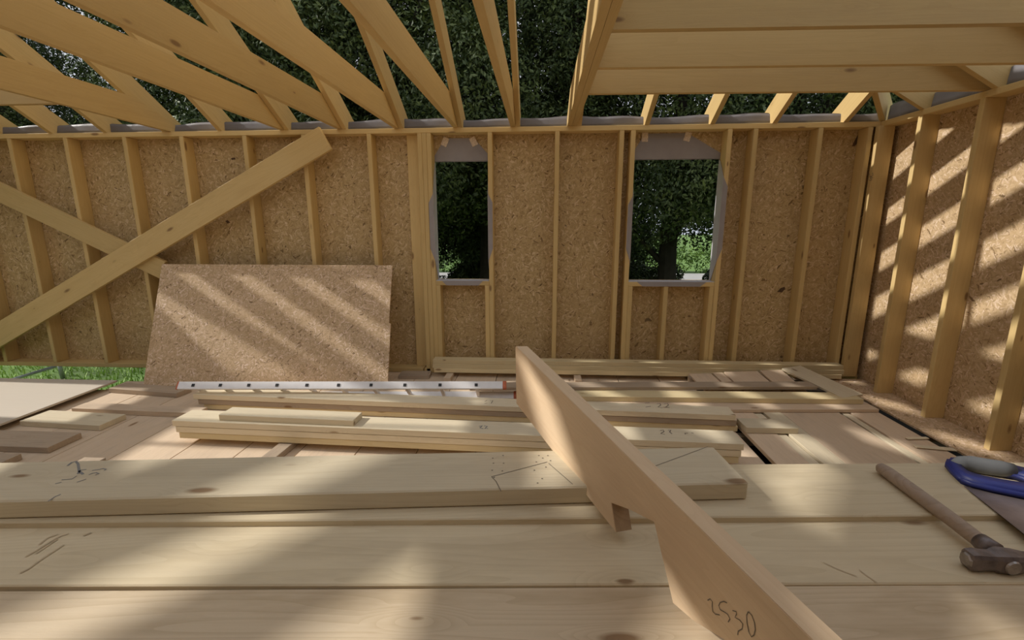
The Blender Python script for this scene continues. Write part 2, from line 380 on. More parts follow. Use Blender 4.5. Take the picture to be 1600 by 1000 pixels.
# ---- window openings: sill timbers, membrane wraps, tape
def poly_sheet(name, pts, nrm, th, m, parent):
    """thin folded sheet with an outline given in world points on one plane"""
    bm = bmesh.new(); n = Vector(nrm)*th
    a = [bm.verts.new(Vector(p)) for p in pts]; c = [bm.verts.new(Vector(p)+n) for p in pts]
    bm.faces.new(a); bm.faces.new(c[::-1])
    for i in range(len(a)): bm.faces.new((a[i], c[i], c[(i+1) % len(a)], a[(i+1) % len(a)]))
    bmesh.ops.recalc_face_normals(bm, faces=bm.faces[:])
    return link(name, bm, m, parent)
def window(name, label, sill_label, x0, x1, up, wide):
    w = tag(empty(name, ((x0+x1)/2, YB, WZ0)), label, None, None, 'structure')
    bar('window_sill', (x0, YS+.0725, WZ0-.0275), (x1, YS+.0725, WZ0-.0275), .145, .045, (0, 1, 0), W_STUD, None, None, None, w)
    y = YB-.004
    # head flap: hexagon of membrane folded over the sheathing above the opening
    poly_sheet('membrane_flap', [(x0, y, WZ1-.01), (x1, y, WZ1-.01), (x1, y, WZ1+.05), (up[1], y, up[2]), (up[0], y, up[2]), (x0, y, WZ1+.05)], (0, 1, 0), .003, M_MEMB, w)
    bm = box_bm(x1-x0, .02, .003, 0, None, ((x0+x1)/2, YB+.006, WZ1-.006)); link('membrane_fold', bm, M_MEMB, w)
    # sill flap: thin skin on top of and in front of the sill
    bm = box_bm(x1-x0, .16, .003, 0, None, ((x0+x1)/2, YS+.082, WZ0-.0035)); link('sill_membrane', bm, M_MEMB_L, w)
    e = .14 if wide else .11
    poly_sheet('sill_flap', [(x0+e*.6, YS-.004, WZ0-.004), (x1-e*.6, YS-.004, WZ0-.004), (x1-e, YS-.004, WZ0-.05), (x0+e, YS-.004, WZ0-.05)], (0, 1, 0), .003, M_MEMB, w)
    # side wraps
    for sx, sgn, zt in ((x0, 1, 1.98 if not wide else 1.95), (x1, -1, 1.98 if not wide else 2.12)):
        x = sx + sgn*.003
        poly_sheet('membrane_wrap', [(x, YB+.01, WZ0), (x, YB+.01, WZ1-.01), (x, YB-.03, WZ1-.03), (x, YS-.002, zt-.1), (x, YS-.002, WZ0+.2), (x, YB-.03, WZ0)], (sgn, 0, 0), .002, M_MEMB_L, w)
        poly_sheet('membrane_edge', [(x, YS-.003, zt-.1), (x-sgn*.046, YS-.003, zt-.19), (x-sgn*.046, YS-.003, WZ0+.33), (x, YS-.003, WZ0+.2)], (0, -1, 0), .002, M_MEMB, w)
    for tx, a in ((up[0], -25 if not wide else 0), (up[1], 25 if not wide else -14)):
        bm = box_bm(.06, .004, .085, 0)
        link('tape', bm, M_TAPE, w, Matrix.Translation((tx, YB-.010, up[2]-.035)) @ Matrix.Rotation(math.radians(-a), 4, 'Y'))
    return w
window('window_1', 'narrow unglazed window opening lined with grey membrane', '', W1[0], W1[1], (-.965, -.675, 2.425), False)
window('window_2', 'wide unglazed window opening lined with grey membrane', '', W2[0], W2[1], (1.02, 1.43, 2.445), True)

# ---- roof membrane strips on the plates
def membrane(name, p0, p1, inward, z0, z1, label):
    p0, p1 = Vector(p0), Vector(p1); n = 150; bm = bmesh.new(); prev = None
    for i in range(n+1):
        t = i/n; p = p0.lerp(p1, t); col = []
        wv = .008*math.sin(t*61) + .006*math.sin(t*143+1) ; dz = .008*math.sin(t*37+.5) + .006*math.sin(t*101)
        for j, (o, z) in enumerate(((-.022, z0), (-.018, z0+(z1-z0)*.35), (-.012, z0+(z1-z0)*.75), (-.008, z1), (.02, z1+.012))):
            q = p + Vector(inward)*(-o) + Vector(inward)*(wv*j*.35); col.append(bm.verts.new((q.x, q.y, z + dz*j*.28)))
        if prev:
            for j in range(4): bm.faces.new((prev[j], col[j], col[j+1], prev[j+1]))
        prev = col
    g = bmesh.ops.solidify(bm, geom=bm.faces[:], thickness=.002)
    return tag(link(name, bm, M_MEMB, None, None, True), label, 'membrane')
membrane('membrane_strip', (-6.6, YS+.07, 0), (XR+.05, YS+.07, 0), (0, -1, 0), 2.502, 2.585, 'grey plastic membrane strip draped along the window wall top between rafters')
membrane('membrane_strip', (XR+.07, YS, 0), (XR+.07, .5, 0), (-1, 0, 0), 2.502, 2.63, 'grey plastic membrane strip draped along the side wall top')

# ------------------------------------------------------------------ roof timbers
RD, RT_ = .205, .045     # rafter depth (square to its length), thickness
def rafter_line(x, y): return 2.50 + (YS-y)*SL     # underside height
RV = RD/math.cos(math.radians(30))
def rafter(x, y_top, label, group='rafters on the window side', front=False, m=W_RAFT, foot=YS+.30):
    s = -1 if front else 1
    yy = (lambda y: y) if not front else (lambda y: 2*RY-y)
    zf = lambda y: 2.50 + (YS-y)*SL
    # outline in the (Y,Z) plane with a birdsmouth over the plate
    pts = [(foot, zf(foot)), (YS+.165, zf(YS+.165)), (YS+.165, 2.502), (YS, 2.5), (y_top, zf(y_top)), (y_top, zf(y_top)+RV), (foot, zf(foot)+RV)]
    c = Vector((0, (foot+y_top)/2, zf((foot+y_top)/2)+RV/2))
    ax = Vector((0, -math.cos(math.radians(30)), math.sin(math.radians(30)))); ay = Vector((0, math.sin(math.radians(30)), math.cos(math.radians(30))))
    loc = []
    for y, z in pts:
        v = Vector((0, y, z))-c; loc.append((v.dot(ax), v.dot(ay)))
    if front:
        c = Vector((0, 2*RY-c.y, c.z)); ax.y *= -1; ay.y *= -1
    c.x = x
    bm = prism_bm(loc, RT_, 0, -RT_/2)
    return tag(link('rafter', bm, m, None, basis(ax, ay, c)), label, 'rafter', group)
JX = [-3.725, -2.55, -1.965, -1.395, -.81, -.25]     # faces of the ceiling joists that look towards +X
hipL = lambda x: YS - (x-XL)*(YS-RY)/(RX0-XL)
hipR = lambda x: YS - (XR-x)*(YS-RY)/(XR-RX1)
RAF = [(-6.2, hipL(-6.2), 'shortest jack rafter at the far end of the roof'),
       (-5.62, hipL(-5.62), 'jack rafter whose foot shows at the very picture edge'),
       (-5.02, hipL(-5.02), 'short jack rafter at the picture edge beyond the butted cross joist'),
       (-4.43, hipL(-4.43), 'jack rafter crossing behind the butted cross joist'),
       (-3.80, RY, 'rafter beside the joist that carries the butted cross joist'),
       (-3.215, RY, 'lone rafter without a joist beside it, over the crossing braces'),
       (-2.525, RY, 'rafter meeting the plate two bays before the top of the long brace'),
       (-1.94, RY, 'rafter whose foot stands right above the top of the long brace'),
       (-1.37, RY, 'rafter one bay on the brace side of the narrow window'),
       (-.785, RY, 'rafter whose foot stands right above the narrow window'),
       (-.225, RY, 'rafter paired with a joist, between narrow window and doubled trimmer'),
       (.365, RY, 'rafter nailed to the trimmer joist that carries the cross joists'),
       (1.005, hipR(1.005), 'short jack rafter over the near jamb of the wide window'),
       (1.615, hipR(1.615), 'short jack rafter over the middle of the wide window'),
       (2.185, hipR(2.185), 'sunlit jack rafter over the bay beyond the wide window'),
       (2.825, hipR(2.825), 'shortest sunlit jack rafter on the window wall, nearest the corner')]
for x, yt, l in RAF: rafter(x, yt, l)
bar('ridge_board', (RX0-1.4, RY, rafter_line(0, RY)+RV-.1), (RX1+.1, RY, rafter_line(0, RY)+RV-.1), .2, .03, (0, 0, 1), W_RAFT, 'ridge timber at the top of all the rafters', 'ridge board')
for x, yt, _ in RAF[:12]:
    rafter(x, (RY if x > -5.3 else yt)+.02, 'rafter of the roof slope above the camera', 'rafters of the slope above the camera', True)
# joists along the room
def joist_y(xe, y0, label, ycut=4.42, w=.045):
    zf = 2.53
    pts = [(y0, zf), (YS+.14, zf-.03), (YS+.10, zf+.03), (ycut, zf+.2), (y0, zf+.2)]
    c = Vector((xe-w, (y0+YS)/2, zf+.1)); loc = [(-(y-c.y), z-c.z) for y, z in pts]
    bm = prism_bm(loc, w, 0, -w)
    return tag(link('ceiling_joist', bm, W_RAFT, None, basis(Vector((0, -1, 0)), Vector((0, 0, 1)), c)), label, 'joist', 'ceiling joists running to the window wall')
for xe, l in zip(JX, ('ceiling joist with a cross joist butted against it, lowest at the picture edge',
                      'broad ceiling joist next in from the one with the butted cross joist',
                      'ceiling joist whose end meets the plate above the long brace top',
                      'ceiling joist running to the plate one bay before the narrow window',
                      'ceiling joist ending on the plate just before the narrow window',
                      'steep narrow-looking ceiling joist beyond the narrow window')): joist_y(xe, -.7, l)
joist_y(.295, -.7, 'outer half of the doubled trimmer joist carrying the cross joists')
joist_y(.342, -.7, 'inner half of the doubled trimmer joist, nailed to the cross joist ends')
# cross joists to the right wall
for y, l in ((3.765, 'lowest of the cross joists, nearest the window wall'), (3.17, 'middle cross joist, second from the window wall'), (2.585, 'cross joist highest in the picture, nearest the camera')):
    pts = [(.345, 2.53), (XR+.14, 2.505), (XR+.10, 2.56), (XR-.30, 2.73), (.345, 2.73)]
    c = Vector(((.345+XR)/2, y, 2.63)); loc = [(x-c.x, z-c.z) for x, z in pts]
    bm = prism_bm(loc, .045, 0, -.045)
    tag(link('cross_joist', bm, W_RAFT, None, basis(Vector((1, 0, 0)), Vector((0, 0, 1)), c)), l, 'joist', 'cross joists over the side wall')
bar('cross_joist', (-6.5, 3.80, 2.63), (JX[0]-.046, 3.80, 2.63), .2, .045, (0, 0, 1), W_RAFT, 'cross joist butted against the last long joist, far from the side wall', 'joist')
# jack rafters on the right wall
def jack_x(y, label, far=False):
    zf = lambda x: 2.50 + (XR-x)*SL
    foot, top = XR+.30, XR-(RY+YS-RY-max(y, 2*RY-y))*(XR-RX1)/(YS-RY)+.02
    pts = [(foot, zf(foot)), (XR+.165, zf(XR+.165)), (XR+.165, 2.502), (XR, 2.5), (top, zf(top)), (top, zf(top)+RV), (foot, zf(foot)+RV)]
    c = Vector(((foot+top)/2, y, zf((foot+top)/2)+RV/2)); a = math.radians(30)
    ax = Vector((-math.cos(a), 0, math.sin(a))); ay = Vector((math.sin(a), 0, math.cos(a)))
    loc = [((Vector((x, y, z))-c).dot(ax), (Vector((x, y, z))-c).dot(ay)) for x, z in pts]
    if far: c.x = XL+XR-c.x; ax.x *= -1; ay.x *= -1
    return tag(link('rafter', prism_bm(loc, .045, 0, -.0225), W_RAFT, None, basis(ax, ay, c)), label, 'rafter', 'jack rafters on the end wall beyond the picture' if far else 'jack rafters on the side wall')
jack_x(4.33, 'short jack rafter on the side wall, nearest the corner')
jack_x(3.695, 'jack rafter on the side wall against the lowest cross joist')
jack_x(3.10, 'jack rafter on the side wall against the middle cross joist')
jack_x(2.515, 'jack rafter on the side wall nearest the camera')
for y in (4.36, 3.75, 3.15, 2.56): jack_x(y, 'jack rafter on the end wall beyond the picture edge', True)
# hip rafters
def hip(a, b, label):
    a, b = Vector(a), Vector(b); d = (b-a).normalized(); up = Vector((0, 0, 1)); up = (up-d*up.dot(d)).normalized()
    bar('hip_rafter', a+up*.13, b+up*.13, .23, .045, up, W_RAFT, label, 'rafter')
hip((XR+.12, YS+.12, 2.43), (RX1+.02, RY, 2.5+2.8*SL), 'hip rafter rising diagonally from the room corner')
hip((XL-.12, YS+.12, 2.43), (RX0, RY, 2.5+2.8*SL), 'hip rafter at the far end of the roof beyond the picture edge')

# ------------------------------------------------------------------ diagonal braces and leaning panel
a1, b1 = on_y(0, 523, YS-.068), on_y(509, 216, YS-.066)
d = (a1-b1).normalized(); a1 = a1 + d*((a1.z-.13)/-d.z if d.z < 0 else 0)
bar('diagonal_brace', a1, b1, .235, .042, Vector((0, 0, 1)), W_STUD, 'long diagonal brace plank rising towards the narrow window, lying in front', 'brace')
a2, b2 = on_y(0, 300, YS-.023), on_y(256, 422, YS-.023)
d = (a2-b2).normalized(); a2 = a2 + d*.9
bar('diagonal_brace', a2, b2, .2, .042, Vector((0, 0, 1)), W_STUD, 'shorter diagonal brace plank descending behind the long one to the panel corner', 'brace')

PB0, PB1 = Vector((-3.96, 4.235, .004)), Vector((-1.468, 4.235, .004))
PT0 = Vector((-3.985, 4.735, 1.172)); PT1 = Vector((-1.504, 4.735, 1.166))
ux = (PB1-PB0).normalized(); uy = ((PT0+PT1)-(PB0+PB1)).normalized(); o = (PB0+PB1+PT0+PT1)/4
mw = basis(ux, uy, o); inv = mw.inverted()
q = [inv @ p for p in (PB0, PB1, PT1, PT0)]
rx = q[1].lerp(q[2], .52)
pts = [(q[0].x, q[0].y), (q[1].x, q[1].y), (rx.x+.004, rx.y), (rx.x-.014, rx.y+.004), (q[2].x-.006, q[2].y), (q[3].x, q[3].y)]
pn = link('leaning_strand_board', prism_bm(pts, .015, 0, -.015), OSB_Z, None, mw)
tag(pn, 'big loose strand board sheet leaning on the wall, striped by sunlight', 'board')

# ------------------------------------------------------------------ floor boards and loose timber on the floor
bx = [-5.92, -5.50, -5.08, -4.66, -4.24, -3.80, -3.385, -2.96, -2.54, -2.115, -1.70, -1.285, -.86, -.44, -.02, .40, .82, 1.24, 1.535]
names = ['below the loose sheet, outermost', 'below the loose sheet, second', 'below the loose sheet, third', 'passing under the edge of the loose sheet',
         'under the ends of the short offcuts', 'clear of the short offcuts, shaded', 'next to the front stack end, with torn fibres', 'under the left end of the front stack',
         'just before the grey bearer', 'carrying the grey bearer', 'just past the grey bearer', 'under the middle of the front stack', 'second past the middle of the front stack',
         'hidden by the stacks, first', 'hidden by the stacks, second', 'under the notched beam', 'past the notched beam', 'at the stack ends beside the dark slot']
for i in range(len(bx)-1):
    w = bx[i+1]-bx[i]-.006
    y1 = 4.10 if bx[i] < -4.3 else (4.36 if bx[i] < -3.5 else 4.795)
    x = (bx[i]+bx[i+1])/2
    bar('floor_board', (x, .2, -.0175), (x, y1, -.0175), w, .035, (1, 0, 0), W_PINK, 'wide floor board running to the wall, ' + names[i].replace('left end', 'far end'), 'floor board', 'wide floor boards')
# bearers carrying the floor boards
for k, y in enumerate((.9, 2.2, 3.5, 4.45)):
    bar('floor_bearer', (-5.9 if k < 3 else -3.7, y, -.0725), (3.25, y, -.0725), .07, .075, (0, 1, 0), W_GREY, 'hidden bearer under the floor boards, %s from the window wall' % ('fourth', 'third', 'second', 'first')[k], 'bearer')

def Z(px, py, z):
    p = on_z(px, py, z); return (p.x, p.y)
# boards at the side wall: their front ends vanish behind the bench
def lane(x0, x1, y0, y1, z, m, label, th=.03, x0b=None, x1b=None):
    x = (x0+x1)/2
    return bar('loose_board', (x, y0, z-th/2), (x if x0b is None else (x0b+x1b)/2, y1, z-th/2), x1-x0, th, (1, 0, 0), m, label, 'board', 'loose boards by the side wall')
lane(1.575, 1.80, 2.0, 4.06, .03, W_PINK, 'loose board beside the dark slot at the stack ends, with a small sun patch')
lane(1.806, 1.872, 2.05, 4.05, .022, W_PALE, 'narrow strip board second from the dark slot')
lane(1.885, 2.03, 2.0, 4.07, .034, W_PALE, 'loose board third from the dark slot, running to the bench')
lane(2.036, 2.515, 1.9, 4.06, .03, W_PINK, 'widest loose board by the side wall, with a long sun patch')
lane(2.545, 2.60, 2.1, 4.04, .022, W_PALE, 'thin strip between the widest board and the last board')
lane(2.612, 2.85, 2.0, 4.08, .03, W_PINK, 'last loose board before the long gap at the side wall')
slab('splinter', (2.66, 3.20), (2.90, 3.16), .045, .008, .043, W_PALE, 'broken pale splinter of wood in the gap by the side wall', 'offcut')
slab('splinter', (2.70, 3.33), (2.86, 3.345), .03, .008, .043, W_PALE, 'thin splinter lying further back in the gap by the side wall', 'offcut')
bar('strand_board_strip', (3.105, 3.02, .0235), (3.105, 4.72, .0235), .355, .017, (1, 0, 0), OSB_Z, 'strand board strip laid along the foot of the side wall', 'panel')
bar('strand_board_strip', (3.11, 1.2, .0235), (3.11, 3.014, .0235), .35, .017, (1, 0, 0), W_PALE, 'paler board continuing the strip along the side wall, nearer the saw', 'panel')
bar('floor_bearer', (3.16, 1.3, -.01), (3.16, 4.7, -.01), .2, .048, (1, 0, 0), W_GREY, 'packing timber hidden under the strips at the side wall', 'bearer')
bar('floor_bearer', (1.50, 4.56, .04), (2.62, 4.56, .04), .07, .08, (0, 1, 0), W_GREY, 'packing timber hidden under the tilted plank ends', 'bearer')

# long stacked timbers at the foot of the window wall
for k, (l, x0, x1, y) in enumerate((('bottom of the long timbers stacked along the window wall foot', -1.10, 3.03, 4.655), ('middle of the long timbers stacked along the window wall foot', -1.115, 3.05, 4.66),
                                    ('top of the long timbers stacked along the window wall foot', -1.11, 3.04, 4.665))):
    bar('stacked_timber', (x0, y+.055, .0725+k*.046), (x1, y+.055, .0725+k*.046), .11, .045, (0, 1, 0), W_YEL, l, 'timber', 'timbers stacked along the window wall')
for x, l in ((-.93, 'short block under the stacked timbers before the narrow window'), (.40, 'short pale block poking out under the stacked timbers'), (2.6, 'short block under the stacked timbers near the corner')):
    bar('support_block', (x, 4.50, .0225), (x, 4.755, .0225), .07, .045, (1, 0, 0), W_PINK, l, 'block')
bar('weathered_board', (-1.46, 4.64, .02), (-1.14, 4.66, .02), .16, .04, (0, 1, 0), W_GREY, 'dark weathered board on the floor between panel and stacked timbers', 'plank')

# short planks tilted up against the stacked timbers
for k, (x0, x1, zt, xn0, m, l) in enumerate(((1.515, 1.742, .094, 1.56, W_PINK, 'tilted plank end by the stacked timbers, farthest from the corner'),
        (1.752, 1.852, .108, 1.79, W_PINK, 'narrowest tilted plank end by the stacked timbers'),
        (1.862, 2.20, .122, 1.90, W_PINK, 'widest tilted plank end by the stacked timbers, with a sun patch'),
        (2.212, 2.43, .142, 2.25, W_PINK, 'tilted plank end partly under the pale topmost one'),
        (2.40, 2.63, .178, 2.62, W_PALE, 'pale topmost tilted plank running towards the side wall corner'))):
    w = x1-x0; a = Vector(((x0+x1)/2, 4.63, zt-.01)); b = Vector((xn0+w/2, 4.12 if k < 4 else 4.02, .045 if k < 4 else .10))
    bar('tilted_plank', a, b, w, .02, (1, 0, 0), m, l, 'plank', 'tilted plank ends by the stacked timbers')

# three long planks across the loose boards
A, B = Z(905, 640, .06), Z(1374, 639.5, .06); A = (-.12, A[1]-.03)
slab('long_plank', A, B, .245, .028, .06, W_PINK, 'rough pinkish long plank, nearest of three lying side by side', group='three long planks before the stacked timbers')
A, B = Z(900, 618.5, .106), Z(1350, 624, .106); A = (-.12, A[1]-.022)
slab('long_plank', A, B, .165, .045, .106, W_YEL, 'yellow square-edged long plank between the two rough ones', group='three long planks before the stacked timbers')
A, B = Z(893, 605, .138), Z(1278, 604, .138); A = (-.62, A[1]-.055)
slab('long_plank', A, B, .14, .03, .138, W_GREY, 'greyish long plank, farthest of three lying side by side', group='three long planks before the stacked timbers')
A, B = Z(1100, 667, .08), Z(1248, 669, .08)
slab('short_plank', (1.57, A[1]+.01), B, .175, .045, .078, W_PALE, 'short plank sticking out from the end of the back stack', 'plank')

# the two plank stacks
def stack(pA, pB, w, z0, shifts, th, m, labels, group):
    out = []
    for k, (s0, s1, dy, ww) in enumerate(shifts):
        out.append(slab('stacked_plank', (pA[0]+s0, pA[1]+dy), (pB[0]+s1, pB[1]+dy), ww, th-.004, z0+th*(k+1), m[k], labels[k], 'plank', group))
    return out
s1 = stack((-2.99, 3.666), (1.513, 3.454), .17, 0, ((.075, .03, .016, .15), (.035, .012, .006, .16), (0, 0, 0, .172)), .0485, (W_YEL, W_GREY, W_PALE),
           ('bottom plank of the back stack, in front of the ladder', 'dull middle plank of the back stack, in front of the ladder', 'top plank of the back stack, with crayon figures'), 'back stack of planks')
s2 = stack((-2.666, 3.034), (1.32, 2.878), .2, .045, ((.035, -.01, .008, .185), (.02, .0, .002, .19), (0, .012, 0, .2)), .0485, (W_YEL, W_PALE, W_PALE),
           ('bottom plank of the front stack, resting on the grey bearer', 'middle plank of the front stack, under the marked one', 'top plank of the front stack, with the short plank on it'), 'front stack of planks')
slab('short_plank', (-2.315, 3.05), (-1.298, 3.004), .148, .044, .2355, W_PALE, 'short plank lying on top of the front stack', 'plank')
bar('grey_bearer', (-1.83, 2.60, .0225), (-1.80, 3.26, .0225), .10, .044, (1, 0, 0), W_GREY, 'grey weathered bearer sticking out from under the front stack', 'bearer')
bar('grey_bearer', (.86, 2.86, .0225), (.86, 3.1, .0225), .10, .044, (1, 0, 0), W_GREY, 'second bearer hidden under the front stack', 'bearer')
up = Vector((0, 0, 1))
fz = lambda z: (lambda a, b: on_z(a, b, z))
strokes('crayon_mark', px_lines([[(830, 320), (860, 318)], [(835, 345), (868, 340)], [(905, 325), (925, 322), (930, 332), (912, 345), (940, 350)], [(950, 325), (972, 322), (978, 332), (960, 345), (985, 348)]], 800, 550, 4, fz(.1455)), up, .008, M_PENCIL, s1[2])
strokes('crayon_mark', px_lines([[(1430, 310), (1445, 302)], [(1428, 322), (1445, 320)], [(1462, 305), (1480, 303), (1470, 322)]], 400, 550, 4, fz(.1455)), up, .006, M_PENCIL, s1[2])
strokes('crayon_mark', px_lines([[(925, 492), (945, 488), (950, 498), (930, 510), (955, 515)], [(975, 490), (992, 488), (985, 500), (1000, 512)], [(1085, 515), (1080, 508), (1100, 508)], [(1120, 505), (1135, 508)]], 800, 550, 4, fz(.1905)), up, .008, M_PENCIL, s2[2])
strokes('crayon_mark', px_lines([[(1395, 465), (1415, 460), (1400, 475), (1420, 480)], [(1425, 462), (1445, 465), (1430, 480), (1450, 478)]], 400, 550, 4, fz(.1905)), up, .010, M_INK, s2[2])
nf = Vector((.05, -1, 0)).normalized(); of = Vector((-2.9, 3.72, .02))
strokes('pencil_mark', px_lines([[(342, 218), (342, 245), (358, 245)], [(378, 220), (364, 228), (376, 238), (362, 246)]], 260, 590, 5, lambda a, b: on_plane(a, b, of + nf*.012, nf)), nf, .006, M_PENCIL, s1[0])

# loose sheet and offcuts beyond the stacks
slab('plywood_sheet', (-6.0, 2.72), (-4.19, 2.72), 1.48, .018, .066, W_PLY, 'pale thin plywood sheet lying by the gap above the grass', 'sheet')
for x, l in ((-5.6, 'batten hidden under the outer half of the pale plywood sheet'), (-4.5, 'batten hidden under the pale plywood sheet near its long edge')):
    bar('sheet_batten', (x, 2.9, .024), (x, 4.05, .024), .06, .046, (1, 0, 0), W_GREY, l, 'batten')
slab('offcut_plank', (-4.0, 3.545), (-2.85, 3.50), .13, .044, .045, W_PINK, 'long low plank between the offcuts and the back stack end', 'plank', 'offcuts on the floor boards')
slab('offcut_plank', (-4.155, 3.27), (-3.433, 3.222), .225, .044, .0455, W_PALE, 'offcut with a dark sawn end, poking from under the plywood sheet', 'plank', 'offcuts on the floor boards')
slab('offcut_plank', (-4.12, 2.86), (-3.46, 2.855), .245, .044, .0455, W_GREY, 'dull weathered offcut with a dark end at the picture edge', 'plank', 'offcuts on the floor boards')
slab('offcut_plank', (-4.12, 4.025), (-3.363, 3.93), .165, .044, .0455, W_GREY, 'brown offcut between the plywood corner and the ladder end', 'plank', 'offcuts on the floor boards')
slab('offcut_plank', (-4.1, 2.56), (-3.555, 2.56), .205, .044, .045, W_GREY, 'tip of an offcut just above the big marked plank', 'plank', 'offcuts on the floor boards')
bar('weathered_board', (-4.25, 4.70, -.06), (-3.62, 4.66, .03), .15, .035, (0, 1, 0), W_GREY, 'grey weathered board sloping down through the gap beside the panel', 'plank')

# ------------------------------------------------------------------ ladder lying on its edge
n0, n1 = on_z(280, 608.5, .178), on_z(786, 608, .178)
n0.z += .034; n1.z += .034
f1 = on_z(803, 623, .008); f1.z += .034; dirn = (n1-n0).normalized(); f0 = f1 - dirn*((n1-n0).length*1.0)
lad = tag(empty('ladder', n0.lerp(f1, .5)), 'white aluminium ladder lying behind the back stack', 'ladder')
rung_d = (f1-n1); rung_d -= dirn*rung_d.dot(dirn); rung_d.normalize()
face = rung_d
bar('rail', n0, n1, .068, .024, face.cross(dirn), M_ALU, None, None, None, lad)
bar('rail', f0, f1, .068, .024, face.cross(dirn), M_ALU, None, None, None, lad)
L = (n1-n0).length; gap = (f1-n1).dot(rung_d)
xsr = [302, 343, 386, 429, 475, 524, 575, 628, 684, 742]
dnn = rung_d.cross(dirn).normalized()
for px in xsr:
    p = on_plane(px, 601, n0, face.cross(Vector((0, 0, 1))).cross(dirn) if False else Vector((0, -1, 0)))
    s = (p-n0).dot(dirn); p = n0 + dirn*s
    r = bar('rung', p, p + rung_d*gap, .028, .028, dirn, M_ALU, None, None, None, lad)
    bar('rung_plug', p - rung_d*.0125, p - rung_d*.0165, .026, .026, dirn, M_BLACK, 'black plug', None, None, r, bev=.001)
for p in (n1, f1):
    bar('foot_cap', p - dirn*.005, p + dirn*.03, .074, .032, face.cross(dirn), M_RED, 'orange rubber cap', None, None, lad, bev=.006)
bar('foot_cap', n0 - dirn*.012, n0 + dirn*.004, .070, .027, face.cross(dirn), M_RED, 'worn red end cap', None, None, lad, bev=.003)

# ------------------------------------------------------------------ the bench of planks
def bench(pa, pb, z, w, th, label, xa=-2.05, xb=1.80, m=W_BENCH):
    A, B = on_z(*pa, z), on_z(*pb, z); sl = (B.y-A.y)/(B.x-A.x)
    return slab('bench_plank', (xa, A.y+sl*(xa-A.x)), (xb, A.y+sl*(xb-A.x)), w, th, z, m, label, 'plank', 'bench planks', bev=.003)
bench((560, 812), (1590, 804), .868, .262, .05, 'bench plank farthest from the camera, under hammer handle and saw')
b2_ = bench((0, 915), (1600, 911), .851, .245, .05, 'second bench plank, carrying the hammer head and the beam tail')
b3_ = bench((0, 1078), (1600, 1066), .846, .215, .05, 'third bench plank, with the swirling knots in front', m=W_KNOT)
bench((0, 1290), (1600, 1270), .843, .20, .05, 'bench plank nearest the camera, below the picture edge', m=W_BENCH)
for x, l in ((-1.55, 'trestle under the bench end away from the tools'), (1.35, 'trestle under the bench end below the saw')):
    t = tag(empty('trestle', (x, .9, 0)), l, 'trestle')
    bar('top_rail', (x, .36, .755), (x, 1.42, .755), .08, .08, (1, 0, 0), W_GREY, None, None, None, t)
    for y in (.48, 1.30):
        for s in (-1, 1): bar('leg', (x+s*.03, y, .72), (x+s*.28, y, .004), .07, .04, (0, 1, 0), W_GREY, None, None, None, t)

M_TORN = plain('torn_wood', (.54, .435, .29), .9, 0, .2, 40)
strokes('torn_fibre', px_lines([[(125, 583), (180, 555), (240, 510), (300, 470), (400, 405)], [(160, 480), (230, 440), (300, 395), (380, 350), (430, 335)], [(225, 460), (300, 410), (360, 370)], [(245, 405), (300, 360), (365, 340)], [(520, 350), (570, 330)]], 0, 750, 4, fz(.852)), up, .005, M_TORN, b2_)
strokes('scratch', px_lines([[(570, 562), (620, 600), (690, 648)], [(345, 515), (440, 560), (555, 602)]], 1200, 750, 4, fz(.852)), up, .002, M_TORN, b2_)
# big marked plank on the bench
zb = .919
A, B = on_z(0, 783, zb), on_z(1170, 754, zb)
sl = (B.y-A.y)/(B.x-A.x)
bp = slab('marked_plank', (-1.95, A.y+sl*(-1.95-A.x)), (B.x, B.y), .203, .05, zb, W_PALE, 'big thick plank across the bench with pencil triangle and crayon scribble', 'plank', bev=.004)
fb = fz(zb)
strokes('pencil_line', [[fb(768, 745), fb(855, 722)], [fb(768, 745), fb(775, 752), fb(783, 768)], [fb(857, 724), fb(895, 757)], [fb(1022, 729), fb(1106, 698)]], up, .002, M_PENCIL, bp)
strokes('crayon_mark', px_lines([[(422, 712), (450, 690), (475, 685), (488, 700), (495, 745), (520, 765)], [(488, 762), (500, 740)]], 0, 550, 4, fb), up, .006, M_INK, bp)
strokes('pencil_mark', px_lines([[(500, 740), (540, 735)], [(575, 742), (620, 735), (640, 730), (665, 733), (650, 742)], [(555, 768), (580, 758), (600, 755), (620, 762), (595, 770)], [(345, 825), (385, 815)], [(385, 800), (450, 795), (480, 775)], [(480, 815), (540, 795)], [(300, 935), (345, 905), (380, 890)]], 0, 550, 4, fb), up, .0035, M_INK, bp)
mwp = parent_mw[bp.name]
for (px, py) in ((842, 712), (838, 722), (848, 716), (853, 730), (835, 735), (847, 748), (840, 755), (770, 716), (771, 724), (769, 735), (786, 712), (787, 724), (785, 736), (772, 746), (856, 712), (860, 720)):
    p = fb(px, py); bm = bmesh.new()
    bmesh.ops.create_circle(bm, cap_ends=True, segments=8, radius=.0026, matrix=Matrix.Translation((p.x, p.y, zb+.0006)))
    bm.transform(mwp.inverted()); link('nail_mark', bm, M_PENCIL, bp, mwp.copy())

